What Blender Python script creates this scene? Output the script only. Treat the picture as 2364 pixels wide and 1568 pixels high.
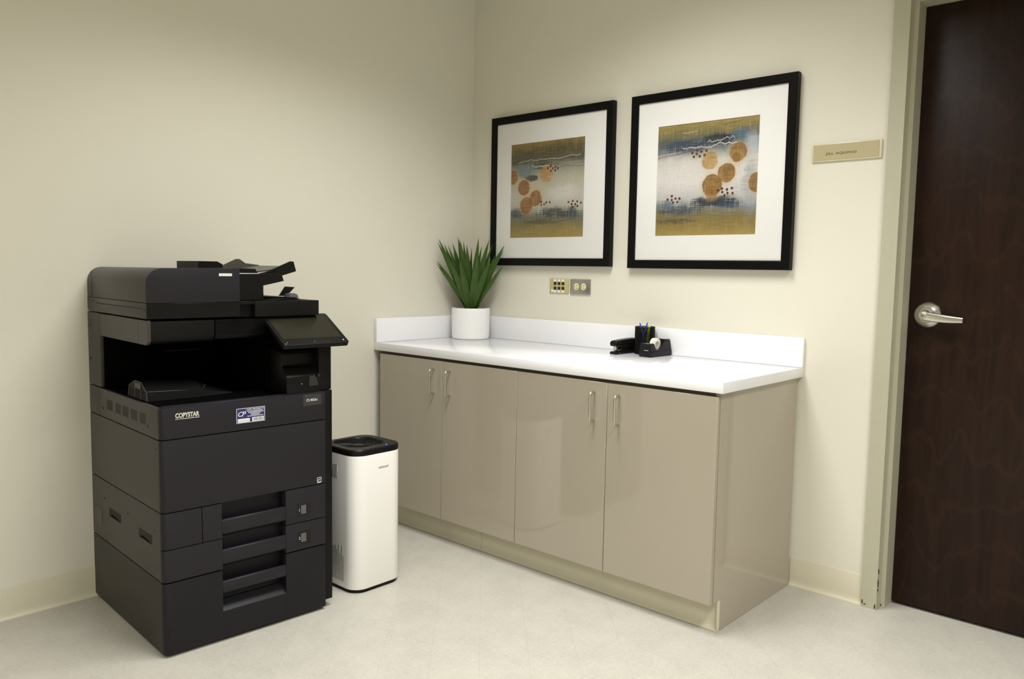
import bpy, bmesh, math, random
from mathutils import Vector, Matrix
random.seed(7)
for _o in list(bpy.data.objects): bpy.data.objects.remove(_o)
SC = bpy.context.scene
COL = SC.collection
R = math.radians

# ------------------------------------------------------------------ camera
YAW, PITCH, ROLL = 0.7361, -0.0867, 0.0172
fw = Vector((-math.sin(YAW)*math.cos(PITCH), math.cos(YAW)*math.cos(PITCH), math.sin(PITCH)))
rt = Vector((math.cos(YAW), math.sin(YAW), 0)); up = rt.cross(fw)
r2 = rt*math.cos(ROLL)+up*math.sin(ROLL); u2 = up*math.cos(ROLL)-rt*math.sin(ROLL)
cd = bpy.data.cameras.new('camera'); cam = bpy.data.objects.new('camera', cd); COL.objects.link(cam)
cam.matrix_world = Matrix(((r2.x, u2.x, -fw.x, 3.0411), (r2.y, u2.y, -fw.y, -3.0255), (r2.z, u2.z, -fw.z, 1.2183), (0, 0, 0, 1)))
cd.sensor_width = 36; cd.lens = 36*1852.23/2364; cd.clip_start = .02
SC.camera = cam

# ------------------------------------------------------------------ colour management, world, ceiling and fill lamps
vs = SC.view_settings
vs.view_transform = 'Standard'; vs.look = 'None'; vs.gamma = 1; vs.use_curve_mapping = False; vs.exposure = 0.0
W = bpy.data.worlds.new('world'); SC.world = W; W.use_nodes = True
W.node_tree.nodes['Background'].inputs[0].default_value = (1, .95, .8, 1)
W.node_tree.nodes['Background'].inputs[1].default_value = 0.0
LIGHT_COL = (1.0, .995, .995)
CEIL = 2.74
TROFFERS_AND_FILL = [(1.38, -1.32, 0, 33, 132), (3.25, -1.45, 0, 39, 131), (1.38, -3.85, 0, 9, 128), (3.45, -3.85, 0, 60, 133)]  # last two: fill lamps added behind the camera to brighten vertical faces
for (x, y, rz, e, sp) in TROFFERS_AND_FILL:
    ld = bpy.data.lights.new('ceiling_and_fill_lamp', 'AREA'); ld.shape = 'RECTANGLE'; ld.size = .56; ld.size_y = 1.16
    ld.energy = e; ld.color = LIGHT_COL; ld.spread = R(sp)
    lo = bpy.data.objects.new('ceiling_and_fill_lamp', ld); lo.location = (x, y, CEIL-.035); lo.rotation_euler = (0, 0, rz); COL.objects.link(lo)

# ------------------------------------------------------------------ node helpers
class NT:
    def __init__(s, name):
        s.m = bpy.data.materials.new(name); s.m.use_nodes = True; s.t = s.m.node_tree; s.n = s.t.nodes
        s.b = s.n['Principled BSDF']
    def lk(s, a, b): s.t.links.new(a, b)
    def inp(s, sock, v):
        if isinstance(v, bpy.types.NodeSocket): s.lk(v, sock)
        elif v is not None: sock.default_value = v
    def math(s, op, a, b=None, c=None, clamp=False):
        n = s.n.new('ShaderNodeMath'); n.operation = op; n.use_clamp = clamp
        s.inp(n.inputs[0], a); s.inp(n.inputs[1], b)
        if c is not None: s.inp(n.inputs[2], c)
        return n.outputs[0]
    def add(s, a, b): return s.math('ADD', a, b)
    def sub(s, a, b): return s.math('SUBTRACT', a, b)
    def mul(s, a, b): return s.math('MULTIPLY', a, b)
    def mx(s, a, b): return s.math('MAXIMUM', a, b)
    def mn(s, a, b): return s.math('MINIMUM', a, b)
    def step(s, x, lo, hi):          # smoothstep of x from lo to hi
        n = s.n.new('ShaderNodeMapRange'); n.interpolation_type = 'SMOOTHSTEP'
        s.inp(n.inputs[0], x); n.inputs[1].default_value = lo; n.inputs[2].default_value = hi
        return n.outputs[0]
    def mix(s, f, a, b):
        n = s.n.new('ShaderNodeMix'); n.data_type = 'RGBA'
        s.inp(n.inputs[0], f)
        for i, v in ((6, a), (7, b)):
            s.inp(n.inputs[i], v if isinstance(v, bpy.types.NodeSocket) else (*v[:3], 1))
        return n.outputs[2]
    def coord(s, which='Object'):
        return s.n.new('ShaderNodeTexCoord').outputs[which]
    def mapping(s, v, scale=(1, 1, 1), rot=(0, 0, 0), loc=(0, 0, 0)):
        n = s.n.new('ShaderNodeMapping'); s.lk(v, n.inputs[0])
        n.inputs['Scale'].default_value = scale; n.inputs['Rotation'].default_value = rot; n.inputs['Location'].default_value = loc
        return n.outputs[0]
    def noise(s, v, scale=5, detail=3, rough=.5, dist=0):
        n = s.n.new('ShaderNodeTexNoise'); s.lk(v, n.inputs['Vector'])
        n.inputs['Scale'].default_value = scale; n.inputs['Detail'].default_value = detail
        n.inputs['Roughness'].default_value = rough; n.inputs['Distortion'].default_value = dist
        return n.outputs[0]
    def ramp(s, f, stops, interp='LINEAR'):
        n = s.n.new('ShaderNodeValToRGB'); s.lk(f, n.inputs[0]); cr = n.color_ramp; cr.interpolation = interp
        while len(cr.elements) < len(stops): cr.elements.new(.5)
        for e, (p, c) in zip(cr.elements, stops): e.position = p; e.color = (*c[:3], 1)
        return n.outputs[0]
    def bump(s, h, strength=.2, dist=.001):
        n = s.n.new('ShaderNodeBump'); s.lk(h, n.inputs['Height']); n.inputs['Strength'].default_value = strength
        n.inputs['Distance'].default_value = dist; s.lk(n.outputs[0], s.b.inputs['Normal'])
    def set(s, col=None, rough=None, metal=None, spec=None, coat=None, emit=None, estr=None):
        i = s.b.inputs
        if col is not None: s.inp(i['Base Color'], col if isinstance(col, bpy.types.NodeSocket) else (*col, 1))
        if rough is not None: s.inp(i['Roughness'], rough)
        if metal is not None: i['Metallic'].default_value = metal
        if spec is not None: i['Specular IOR Level'].default_value = spec
        if coat is not None: i['Coat Weight'].default_value = coat; i['Coat Roughness'].default_value = .05
        if emit is not None: i['Emission Color'].default_value = (*emit, 1); i['Emission Strength'].default_value = estr
        return s.m
def sr(r, g, b):                    # 8-bit sRGB to linear
    f = lambda c: (c/255/12.92) if c/255 <= .04045 else ((c/255+.055)/1.055)**2.4
    return (f(r), f(g), f(b))
MATS = {}
def mat(name, col, rough=.5, metal=0, spec=.5, var=0.04, scale=40, bump=0, **k):
    if name in MATS: return MATS[name]
    t = NT(name); n = t.noise(t.coord(), scale, 3)
    c = t.mix(n, tuple(x*(1-var) for x in col), tuple(min(1, x*(1+var)) for x in col))
    if bump: t.bump(n, bump, .001)
    MATS[name] = t.set(c, rough, metal, spec, **k)
    return MATS[name]

# ------------------------------------------------------------------ materials
def wall_mat():
    t = NT('wall_paint'); v = t.coord()
    n = t.noise(v, 260, 3, .6); n2 = t.noise(v, 1.5, 2)
    c = t.mix(n2, (.728, .702, .590), (.748, .722, .610))
    t.bump(n, .10, .0008)
    return t.set(c, .55, 0, .35)
def floor_mat():
    t = NT('vinyl_floor'); v = t.coord()
    # planks run from lower right to upper left of the room (diagonal)
    p = t.mapping(v, rot=(0, 0, R(-134.3)))
    sx = t.n.new('ShaderNodeSeparateXYZ'); t.lk(p, sx.inputs[0]); y = sx.outputs[1]; x = sx.outputs[0]
    cell = t.math('FRACT', t.add(t.mul(y, 1/.154), .448))
    d = t.math('ABSOLUTE', t.sub(cell, .5))
    seam = t.step(d, .493, .499)
    idn = t.math('FLOOR', t.add(t.mul(y, 1/.154), .448))
    wn = t.n.new('ShaderNodeTexWhiteNoise'); wn.noise_dimensions = '1D'; t.lk(idn, wn.inputs['W'])
    weave1 = t.noise(t.mapping(p, (50, 600, 1)), 1, 3, .6)
    weave2 = t.noise(t.mapping(p, (600, 50, 1)), 1, 3, .6)
    w = t.mul(t.add(weave1, weave2), .5)
    blot = t.noise(p, 9, 4, .6)
    c = t.mix(t.step(w, .32, .68), sr(165, 161, 148), sr(194, 191, 181))
    c = t.mix(t.mul(t.step(blot, .3, .7), .25), c, sr(206, 200, 184))
    c = t.mix(t.mul(wn.outputs[0], .10), c, sr(200, 195, 180))
    c = t.mix(t.mul(seam, .42), c, sr(150, 143, 122))
    t.bump(w, .12, .0006)
    return t.set(c, .42, 0, .4)
M_WALL = wall_mat()
M_FLOOR = floor_mat()
M_CEIL = mat('ceiling_tile', (.72, .71, .67), .8, bump=.3, scale=90)
M_BASE = mat('cove_base_vinyl', sr(212, 206, 182), .38, var=.03, scale=8)
M_FRAMEP = mat('door_frame_paint', sr(180, 177, 155), .42, var=.03, scale=12, bump=.03)
M_LAM = mat('taupe_laminate', sr(170, 161, 144), .055, spec=.6, var=.015, scale=200)
M_LAMEDGE = mat('laminate_edge', sr(150, 138, 112), .3, var=.02)
M_CARC = mat('cabinet_carcass', sr(84, 74, 56), .6)
M_DARKGAP = mat('dark_gap', (.012, .010, .007), .8)
M_QUARTZ = mat('white_solid_surface', (.88, .88, .89), .16, spec=.45, var=.01, scale=300)
M_BLACKFR = mat('black_frame_wood', (.004, .0037, .0033), .35, spec=.12, var=.2, scale=30)
M_MATB = mat('mat_board', (.93, .92, .88), .8, var=.01)
M_NICKEL = mat('brushed_nickel', (.62, .58, .50), .28, 1.0, var=.06, scale=500)
M_SATIN = mat('satin_chrome', (.72, .70, .66), .24, 1.0, var=.05, scale=300)
M_CHARC = mat('charcoal_plastic', (.0175, .016, .0195), .42, spec=.2, var=.05, scale=900, bump=.04)
M_CHARS = mat('lit_charcoal_plastic', (.049, .0425, .0395), .40, spec=.3, var=.05, scale=900, bump=.04)  # side copy of the charcoal plastic, warm light put into its colour
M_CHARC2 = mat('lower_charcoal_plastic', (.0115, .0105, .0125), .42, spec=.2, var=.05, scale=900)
M_CHARS2 = mat('lower_side_plastic', (.030, .0255, .022), .45, spec=.25, var=.05, scale=900)  # lower unit is darker itself; warm side light is put into the colour
M_BLK = mat('black_plastic', (.006, .0056, .005), .38, spec=.15, var=.08, scale=600)
M_BLK2 = mat('deep_black_plastic', (.0015, .0015, .0015), .6, spec=.03, var=.1)
M_SCREEN = mat('touch_screen_glass', (.018, .017, .010), .2, spec=.35, var=.05)
M_WPL = mat('white_gloss_plastic', (.84, .83, .79), .22, var=.01, scale=300)
M_SILV = mat('pale_silver_ink', (.70, .69, .66), .4, var=.03)
M_LOGO = mat('cream_ink', (.62, .60, .52), .5, var=.03)
M_NAVY = mat('navy_label', (.022, .020, .12), .4, var=.05)
M_WINK = mat('white_ink', (.82, .82, .84), .5, var=.02)
M_LGREY = mat('grey_indicator', (.10, .10, .088), .4)
M_POT = mat('white_ceramic', (.90, .90, .88), .45, var=.01)
M_SOIL = mat('dark_moss', (.012, .018, .008), .9, var=.5, scale=300, bump=.6)
M_TAPE = mat('tape_white', (.78, .76, .66), .45)
M_YEL = mat('highlighter_yellow', (.80, .88, .04), .4)
M_BLUE = mat('blue_pen_plastic', (.07, .09, .55), .35)
M_IVORY = mat('ivory_plastic', sr(222, 214, 168), .4)
M_TAN = mat('tan_plastic', sr(190, 179, 124), .4)
M_MAROON = mat('maroon_jack', (.05, .012, .010), .35)
M_STEEL = mat('brushed_steel', (.42, .40, .36), .35, .9, var=.05, scale=400)
M_SIGN = mat('bronze_plate', sr(182, 171, 134), .38, var=.02, scale=300)
M_SIGNT = mat('brown_ink', sr(96, 82, 52), .5)
M_GREYINK = mat('grey_ink', (.16, .15, .13), .5)
M_LED = mat('blue_led', (.1, .1, .9), .4, emit=(.25, .22, 1), estr=4)
M_FIX = mat('fixture_enamel', (.8, .8, .78), .4)
M_SCUFF = mat('grime_scuff', (.05, .045, .035), .8, var=.5, scale=200)
def leaf_mat():
    t = NT('leaf_green'); v = t.coord()
    n = t.noise(t.mapping(v, (30, 30, 3)), 3, 3)
    c = t.mix(n, (.055, .130, .020), (.155, .265, .060))
    return t.set(c, .42, 0, .4)
M_LEAF = leaf_mat()
def wood_mat():
    t = NT('espresso_veneer'); v = t.coord()
    n = t.noise(t.mapping(v, (7, 7, .8)), 3, 5, .6, 1.2)
    g = t.noise(t.mapping(v, (160, 160, 3)), 2, 3, .6)
    c = t.mix(t.step(n, .3, .7), (.014, .0065, .0042), (.026, .0115, .0065))
    c = t.mix(t.mul(g, .45), c, (.012, .006, .004))
    w = t.n.new('ShaderNodeTexWave'); w.wave_type = 'RINGS'; t.lk(t.mapping(v, (2.2, 1, .6)), w.inputs[0])
    w.inputs['Scale'].default_value = 3; w.inputs['Distortion'].default_value = 9; w.inputs['Detail'].default_value = 3; w.inputs['Detail Scale'].default_value = 1.2
    c = t.mix(t.mul(t.step(w.outputs[1], .90, 1.0), .10), c, (.075, .034, .016))
    return t.set(c, .34, 0, .18)
M_WOOD = wood_mat()
def glaze_mat():
    t = NT('picture_glazing')
    for n in list(t.n):
        if n.type != 'OUTPUT_MATERIAL': t.n.remove(n)
    out = [n for n in t.n if n.type == 'OUTPUT_MATERIAL'][0]
    tr = t.n.new('ShaderNodeBsdfTransparent'); gl = t.n.new('ShaderNodeBsdfGlossy'); gl.inputs['Roughness'].default_value = .04
    fr = t.n.new('ShaderNodeFresnel'); fr.inputs[0].default_value = 1.18
    mx = t.n.new('ShaderNodeMixShader'); t.lk(fr.outputs[0], mx.inputs[0]); t.lk(tr.outputs[0], mx.inputs[1]); t.lk(gl.outputs[0], mx.inputs[2])
    t.lk(mx.outputs[0], out.inputs[0]); return t.m
M_GLAZE = glaze_mat()

# abstract prints: horizontal washes, blotches, discs, dots and scratchy lines
def art_mat(name, ramp, patches, discs, dots, scratches, seed):
    t = NT(name); g = t.coord('Generated')
    sp = t.n.new('ShaderNodeSeparateXYZ'); t.lk(g, sp.inputs[0]); U, V = sp.outputs[0], sp.outputs[2]
    gm = t.mapping(g, (1, 0, 1), loc=(seed, 0, seed*.7))
    big = t.sub(t.noise(gm, 4, 5, .65), .5); med = t.sub(t.noise(gm, 14, 5, .7), .5)
    vx = t.sub(t.noise(t.mapping(g, (140, 0, 6), loc=(seed, 0, 0)), 1, 3, .6), .5)
    hx = t.sub(t.noise(t.mapping(g, (6, 0, 140), loc=(0, 0, seed)), 1, 3, .6), .5)
    weave = t.add(vx, hx)
    Vw = t.add(t.add(V, t.mul(big, .14)), t.add(t.mul(med, .05), t.mul(weave, .05)))
    c = t.ramp(Vw, ramp)
    for (cu, cv, ru, rv, col, a, soft) in patches:
        du = t.math('DIVIDE', t.sub(U, cu), ru); dv = t.math('DIVIDE', t.sub(V, cv), rv)
        d = t.math('SQRT', t.add(t.mul(du, du), t.mul(dv, dv)))
        d = t.add(d, t.add(t.add(t.mul(med, .9), t.mul(big, .8)), t.mul(weave, 2.0*soft)))
        m = t.step(d, 1.1, 1.1-.75*max(soft, .3))
        c = t.mix(t.mul(m, a), c, col)
    for (cu, cv, r, col, a) in discs:
        du = t.sub(U, cu); dv = t.sub(V, cv)
        d = t.math('SQRT', t.add(t.mul(du, du), t.mul(dv, dv)))
        d = t.add(d, t.add(t.mul(med, .03), t.mul(weave, .012)))
        m = t.step(d, r+.006, r-.006)
        cc = t.mix(t.step(t.add(med, t.mul(weave, .7)), -.25, .3), tuple(x*.72 for x in col), tuple(min(1, x*1.2) for x in col))
        halo = t.step(d, r+.05, r)
        c = t.mix(t.mul(halo, .30*a), c, (.62, .42, .15))
        c = t.mix(t.mul(m, a), c, cc)
    for (base, slope, amp, freq, u0, u1, wd, col) in scratches:
        wob = t.sub(t.noise(t.mapping(g, (freq, 0, 0), loc=(base*9, 0, 0)), 1, 4, .7), .5)
        f = t.add(t.add(t.mul(U, slope), base), t.mul(wob, amp))
        d = t.math('ABSOLUTE', t.sub(V, f)); m = t.step(d, wd, wd*.35)
        m = t.mul(m, t.mul(t.step(U, u0, u0+.02), t.step(U, u1, u1-.02)))
        c = t.mix(t.mul(m, .85), c, col)
    dm = None
    for (cu, cv) in dots:
        du = t.sub(U, cu); dv = t.sub(V, cv)
        q = t.add(t.mul(du, du), t.mul(dv, dv)); dm = q if dm is None else t.mn(dm, q)
    dd = t.add(t.math('SQRT', dm), t.mul(med, .006))
    c = t.mix(t.step(dd, .0135, .0105), c, sr(92, 50, 34))
    # canvas weave
    c = t.mix(t.mul(t.step(weave, .02, .32), .35), c, (.70, .66, .52))
    c = t.mix(t.mul(t.step(weave, -.02, -.32), .30), c, (.10, .09, .07))
    return t.set(c, .6, 0, .3)
def uvA(x, y): u = (x-270)/630; return (u, 1-(y-(432-77*u))/(1226-432+77*u))
def uvB(x, y): u = (x-278)/735; return (u, 1-(y-(450-86*u))/(1232-450+86*u))
OCH = sr(176, 148, 70); OLV = sr(128, 116, 74); NVY = sr(48, 66, 84); INK = sr(44, 44, 46)
PAL = sr(206, 202, 190); WHT = sr(226, 222, 216); ORG = sr(158, 110, 62); GLD = sr(148, 108, 46)
artA = art_mat('art_print_warm', [(0, sr(168, 146, 80)), (.09, sr(156, 138, 82)), (.15, sr(134, 122, 80)), (.24, sr(120, 122, 110)), (.32, sr(196, 194, 180)), (.45, PAL), (.60, sr(196, 192, 172)), (.72, sr(156, 156, 140)), (.80, sr(92, 90, 76)), (.90, sr(104, 93, 62)), (1, sr(152, 132, 76))],
    [(.62, .26, .26, .07, INK, .75, .8), (.08, .27, .12, .06, NVY, .7, .8), (.85, .24, .12, .07, NVY, .6, .9), (.46, .74, .18, .05, INK, .75, .8), (.2, .70, .18, .07, sr(104, 124, 134), .7, .8),
     (.30, .625, .09, .032, INK, .85, .4), (.45, .17, .3, .03, INK, .45, 1.), (.65, .9, .35, .09, sr(96, 84, 54), .6, 1.), (.72, .46, .22, .1, WHT, .7, .9), (.3, .48, .2, .1, sr(210, 196, 150), .5, .9)],
    [(uvA(290, 710)[0], uvA(290, 710)[1], .072, ORG, .9), (*uvA(390, 795), .080, ORG, .9), (*uvA(495, 885), .082, ORG, .9), (*uvA(415, 945), .088, ORG, .9), (*uvA(585, 680), .085, sr(200, 154, 92), .75)],
    [uvA(*q) for q in ((595, 632), (618, 612), (636, 632), (620, 652), (657, 617), (678, 632), (657, 649), (545, 942), (570, 936), (588, 921), (617, 919), (545, 916), (772, 920), (806, 911), (842, 916), (871, 927), (797, 938), (827, 939), (844, 954), (805, 964))],
    [(.80, .02, .10, 5, .1, .95, .004, WHT), (.72, .05, .16, 7, .28, .62, .006, WHT), (.74, -.03, .08, 6, .5, 1.0, .003, INK), (.84, -.1, .12, 4, .5, .95, .003, sr(190, 180, 150))], 3.1)
artB = art_mat('art_print_blue', [(0, sr(172, 151, 84)), (.10, sr(150, 127, 66)), (.19, sr(130, 118, 74)), (.27, sr(130, 134, 134)), (.34, sr(200, 198, 194)), (.5, WHT), (.66, sr(214, 210, 200)), (.76, sr(120, 126, 128)), (.84, sr(96, 100, 88)), (.92, sr(136, 123, 76)), (1, sr(164, 144, 84))],
    [(.62, .83, .2, .055, sr(30, 38, 48), .9, .7), (.32, .80, .30, .06, sr(56, 72, 90), .85, .8), (.84, .84, .12, .08, sr(86, 112, 134), .7, .8), (.6, .30, .24, .05, sr(26, 32, 42), .9, .7), (.25, .23, .24, .05, sr(66, 76, 86), .8, .9), (.74, .27, .14, .04, sr(40, 66, 90), .8, .7),
     (.12, .29, .1, .05, sr(86, 110, 130), .6, .9), (.93, .40, .09, .28, sr(170, 174, 176), .7, .9), (.93, .76, .08, .12, sr(200, 204, 210), .7, .9), (.25, .52, .26, .14, WHT, .7, .9), (.2, .14, .25, .03, INK, .55, 1.)],
    [(*uvB(675, 692), .076, sr(186, 146, 72), .8), (*uvB(870, 632), .080, GLD, .9), (*uvB(862, 672), .042, GLD, .8), (*uvB(795, 780), .083, GLD, .95), (*uvB(696, 868), .095, GLD, .95), (*uvB(1008, 850), .085, GLD, .9), (*uvB(690, 918), .06, sr(150, 104, 40), .6)],
    [uvB(*q) for q in ((545, 637), (583, 620), (578, 645), (557, 665), (610, 628), (600, 661), (648, 622), (634, 652), (740, 905), (767, 893), (771, 918), (803, 900), (807, 926), (836, 890), (842, 926), (787, 942), (370, 967), (402, 943), (402, 970), (430, 960), (460, 960), (413, 988), (445, 985))],
    [(.765, .03, .14, 7, .25, .80, .006, WHT), (.79, .05, .20, 9, .5, .78, .005, WHT), (.71, .10, .06, 6, .0, .45, .004, sr(60, 48, 40)), (.745, .06, .05, 8, .0, .5, .0025, sr(60, 48, 40)), (.90, .04, .12, 5, .25, .42, .004, PAL), (.9, .08, .16, 6, .62, .85, .003, INK)], 11.7)

# ------------------------------------------------------------------ mesh helpers
class MB:
    def __init__(s): s.bm = bmesh.new(); s.mi = 0
    def _merge(s, b, M=None):
        if M is not None: bmesh.ops.transform(b, matrix=M, verts=b.verts)
        vm = {v: s.bm.verts.new(v.co) for v in b.verts}
        for f in b.faces:
            try: nf = s.bm.faces.new([vm[v] for v in f.verts]); nf.material_index = s.mi; nf.smooth = f.smooth
            except ValueError: pass
        b.free(); return s
    def box(s, x0, x1, y0, y1, z0, z1, bev=0, seg=2, M=None, edges=None):
        b = bmesh.new(); bmesh.ops.create_cube(b, size=1)
        for v in b.verts: v.co = Vector((x0+(v.co.x+.5)*(x1-x0), y0+(v.co.y+.5)*(y1-y0), z0+(v.co.z+.5)*(z1-z0)))
        if bev:
            es = list(b.edges) if edges is None else [e for e in b.edges if edges(e)]
            bmesh.ops.bevel(b, geom=es, offset=bev, segments=seg, profile=.5, affect='EDGES')
        return s._merge(b, M)
    def prism(s, pts, axis, a0, a1, bev=0, seg=2, M=None):
        """pts 2D polygon; axis 'x': (y,z); 'y': (x,z); 'z': (x,y)"""
        b = bmesh.new()
        mk = {'x': lambda p, a: (a, p[0], p[1]), 'y': lambda p, a: (p[0], a, p[1]), 'z': lambda p, a: (p[0], p[1], a)}[axis]
        A = [b.verts.new(mk(p, a0)) for p in pts]; B = [b.verts.new(mk(p, a1)) for p in pts]
        b.faces.new(A); b.faces.new(B[::-1]); n = len(pts)
        for i in range(n): b.faces.new((A[i], B[i], B[(i+1) % n], A[(i+1) % n]))
        bmesh.ops.recalc_face_normals(b, faces=b.faces)
        if bev: bmesh.ops.bevel(b, geom=list(b.edges), offset=bev, segments=seg, profile=.5, affect='EDGES')
        return s._merge(b, M)
    def tube(s, pts, r, n=12, cap=True, radii=None):
        b = bmesh.new(); P = [Vector(p) for p in pts]; rings = []
        t0 = (P[1]-P[0]).normalized(); a = t0.orthogonal().normalized()
        for i, p in enumerate(P):
            t = (P[min(i+1, len(P)-1)]-P[max(i-1, 0)]).normalized()
            a = (a - t*a.dot(t)).normalized(); c = t.cross(a); rr = radii[i] if radii else r
            rings.append([b.verts.new(p+(a*math.cos(2*math.pi*k/n)+c*math.sin(2*math.pi*k/n))*rr) for k in range(n)])
        for i in range(len(rings)-1):
            for k in range(n): b.faces.new((rings[i][k], rings[i][(k+1) % n], rings[i+1][(k+1) % n], rings[i+1][k])).smooth = True
        if cap: b.faces.new(rings[0][::-1]); b.faces.new(rings[-1])
        return s._merge(b)
    def lathe(s, prof, c=(0, 0, 0), axis='z', n=48, rfun=None, M=None):
        b = bmesh.new(); rings = []
        for (r, h) in prof:
            ring = []
            for k in range(n):
                a = 2*math.pi*k/n; rr = r*(rfun(a, h) if rfun else 1); x, y = rr*math.cos(a), rr*math.sin(a)
                co = {'z': (x, y, h), 'y': (x, h, y), 'x': (h, x, y)}[axis]
                ring.append(b.verts.new(Vector(co)+Vector(c)))
            rings.append(ring)
        for i in range(len(rings)-1):
            for k in range(n): b.faces.new((rings[i][k], rings[i][(k+1) % n], rings[i+1][(k+1) % n], rings[i+1][k]))
        closed = prof[0] == prof[-1]
        if prof[0][0] > 1e-5 and not closed: b.faces.new(rings[0][::-1])
        if prof[-1][0] > 1e-5 and not closed: b.faces.new(rings[-1])
        bmesh.ops.remove_doubles(b, verts=b.verts, dist=1e-6)
        bmesh.ops.recalc_face_normals(b, faces=b.faces)
        return s._merge(b, M)
    def text(s, body, size, M, width=None, ext=.0003, spacing=1.0, shear=0, bold=0):
        cu = bpy.data.curves.new('t', 'FONT'); cu.body = body; cu.size = size; cu.extrude = ext; cu.align_x = 'LEFT'; cu.space_character = spacing; cu.shear = shear; cu.offset = bold
        o = bpy.data.objects.new('t', cu); COL.objects.link(o)
        dg = bpy.context.evaluated_depsgraph_get(); me = bpy.data.meshes.new_from_object(o.evaluated_get(dg))
        b = bmesh.new(); b.from_mesh(me)
        bpy.data.objects.remove(o); bpy.data.curves.remove(cu); bpy.data.meshes.remove(me)
        if width and b.verts:
            xs = [v.co.x for v in b.verts]; x0, x1 = min(xs), max(xs)
            for v in b.verts: v.co.x = (v.co.x-x0)*width/(x1-x0)
        return s._merge(b, M)
    def build(s, name, mats, parent=None, loc=None, smooth=40, **props):
        me = bpy.data.meshes.new(name)
        bmesh.ops.recalc_face_normals(s.bm, faces=s.bm.faces)
        s.bm.to_mesh(me); s.bm.free()
        for m in (mats if isinstance(mats, (list, tuple)) else [mats]): me.materials.append(m)
        if smooth:
            me.shade_smooth(); me.set_sharp_from_angle(angle=R(smooth))
        o = bpy.data.objects.new(name, me); COL.objects.link(o)
        if loc is not None:
            me.transform(Matrix.Translation(-Vector(loc))); o.location = loc
        if parent is not None: o.parent = parent
        for k, v in props.items(): o[k] = v
        return o
def root(name, loc, rz=0, **props):
    o = bpy.data.objects.new(name, None); o.empty_display_size = .05; COL.objects.link(o)
    o.location = loc; o.rotation_euler = (0, 0, rz)
    for k, v in props.items(): o[k] = v
    return o
def rrect(x0, x1, y0, y1, r, n=6):
    """rounded rectangle outline; r is (x0y0, x1y0, x1y1, x0y1) radii or one value"""
    if not isinstance(r, (tuple, list)): r = (r,)*4
    out = []
    for (cx, cy, sx, sy, rr, a0) in ((x0, y0, 1, 1, r[0], 180), (x1, y0, -1, 1, r[1], 270), (x1, y1, -1, -1, r[2], 0), (x0, y1, 1, -1, r[3], 90)):
        if rr <= 0: out.append((cx, cy)); continue
        for k in range(n+1):
            a = R(a0+90*k/n); out.append((cx+sx*rr+rr*math.cos(a), cy+sy*rr+rr*math.sin(a)))
    return out
def TM(ox, oy, oz, xd, yd):
    """matrix placing flat text: x along xd, y along yd"""
    xd, yd = Vector(xd).normalized(), Vector(yd).normalized(); zd = xd.cross(yd)
    return Matrix(((xd.x, yd.x, zd.x, ox), (xd.y, yd.y, zd.y, oy), (xd.z, yd.z, zd.z, oz), (0, 0, 0, 1)))
S = dict(kind='structure')

# ------------------------------------------------------------------ room shell
XR, YF = 5.0, -5.4
MB().box(-.12, XR+.12, YF-.12, .3, -.1, 0).build('floor', M_FLOOR, **S)
MB().box(-.12, XR+.12, YF-.12, .3, CEIL, CEIL+.1).build('ceiling', M_CEIL, **S)
MB().box(-.12, 0, YF-.12, .14, 0, CEIL).build('wall_left', M_WALL, **S)
DX0, DX1, DZ = 2.0788, 3.166, 2.235       # outer edges of the door frame
w = MB(); w.box(0, DX0+.03, 0, .14, 0, CEIL); w.box(DX1-.03, XR, 0, .14, 0, CEIL); w.box(DX0+.03, DX1-.03, 0, .14, DZ-.03, CEIL)
w.build('wall_back', M_WALL, **S)
MB().box(XR, XR+.12, YF-.12, .14, 0, CEIL).build('wall_right', M_WALL, **S)
MB().box(0, XR, YF-.12, YF, 0, CEIL).build('wall_front', M_WALL, **S)

def cove(pa, pb, inward, name, h=.1127, toe=.012):
    """cove base along segment pa-pb, profile leaning into the room"""
    d = Vector((pb[0]-pa[0], pb[1]-pa[1])); L = d.length; d.normalize(); n = Vector(inward)
    prof = [(0, 0), (toe, 0), (toe, .0025), (toe*.72, .006), (toe*.48, .011), (.0042, .018), (.0035, .03), (.003, h-.003), (.0018, h), (0, h)]
    b = MB(); m = Matrix(((d.x, n.x, 0, pa[0]), (d.y, n.y, 0, pa[1]), (0, 0, 1, 0), (0, 0, 0, 1)))
    b.prism(prof, 'x', 0, L, M=m)
    return b.build(name, M_BASE, smooth=50, **S)
cove((0, YF), (0, -.63), (1, 0), 'baseboard_left')
cove((1.8005, 0), (DX0, 0), (0, -1), 'baseboard_back')
cove((DX1, 0), (XR, 0), (0, -1), 'baseboard_back_far')
cove((XR, YF), (XR, 0), (-1, 0), 'baseboard_right')
cove((0, YF), (XR, YF), (0, 1), 'baseboard_front')

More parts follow.
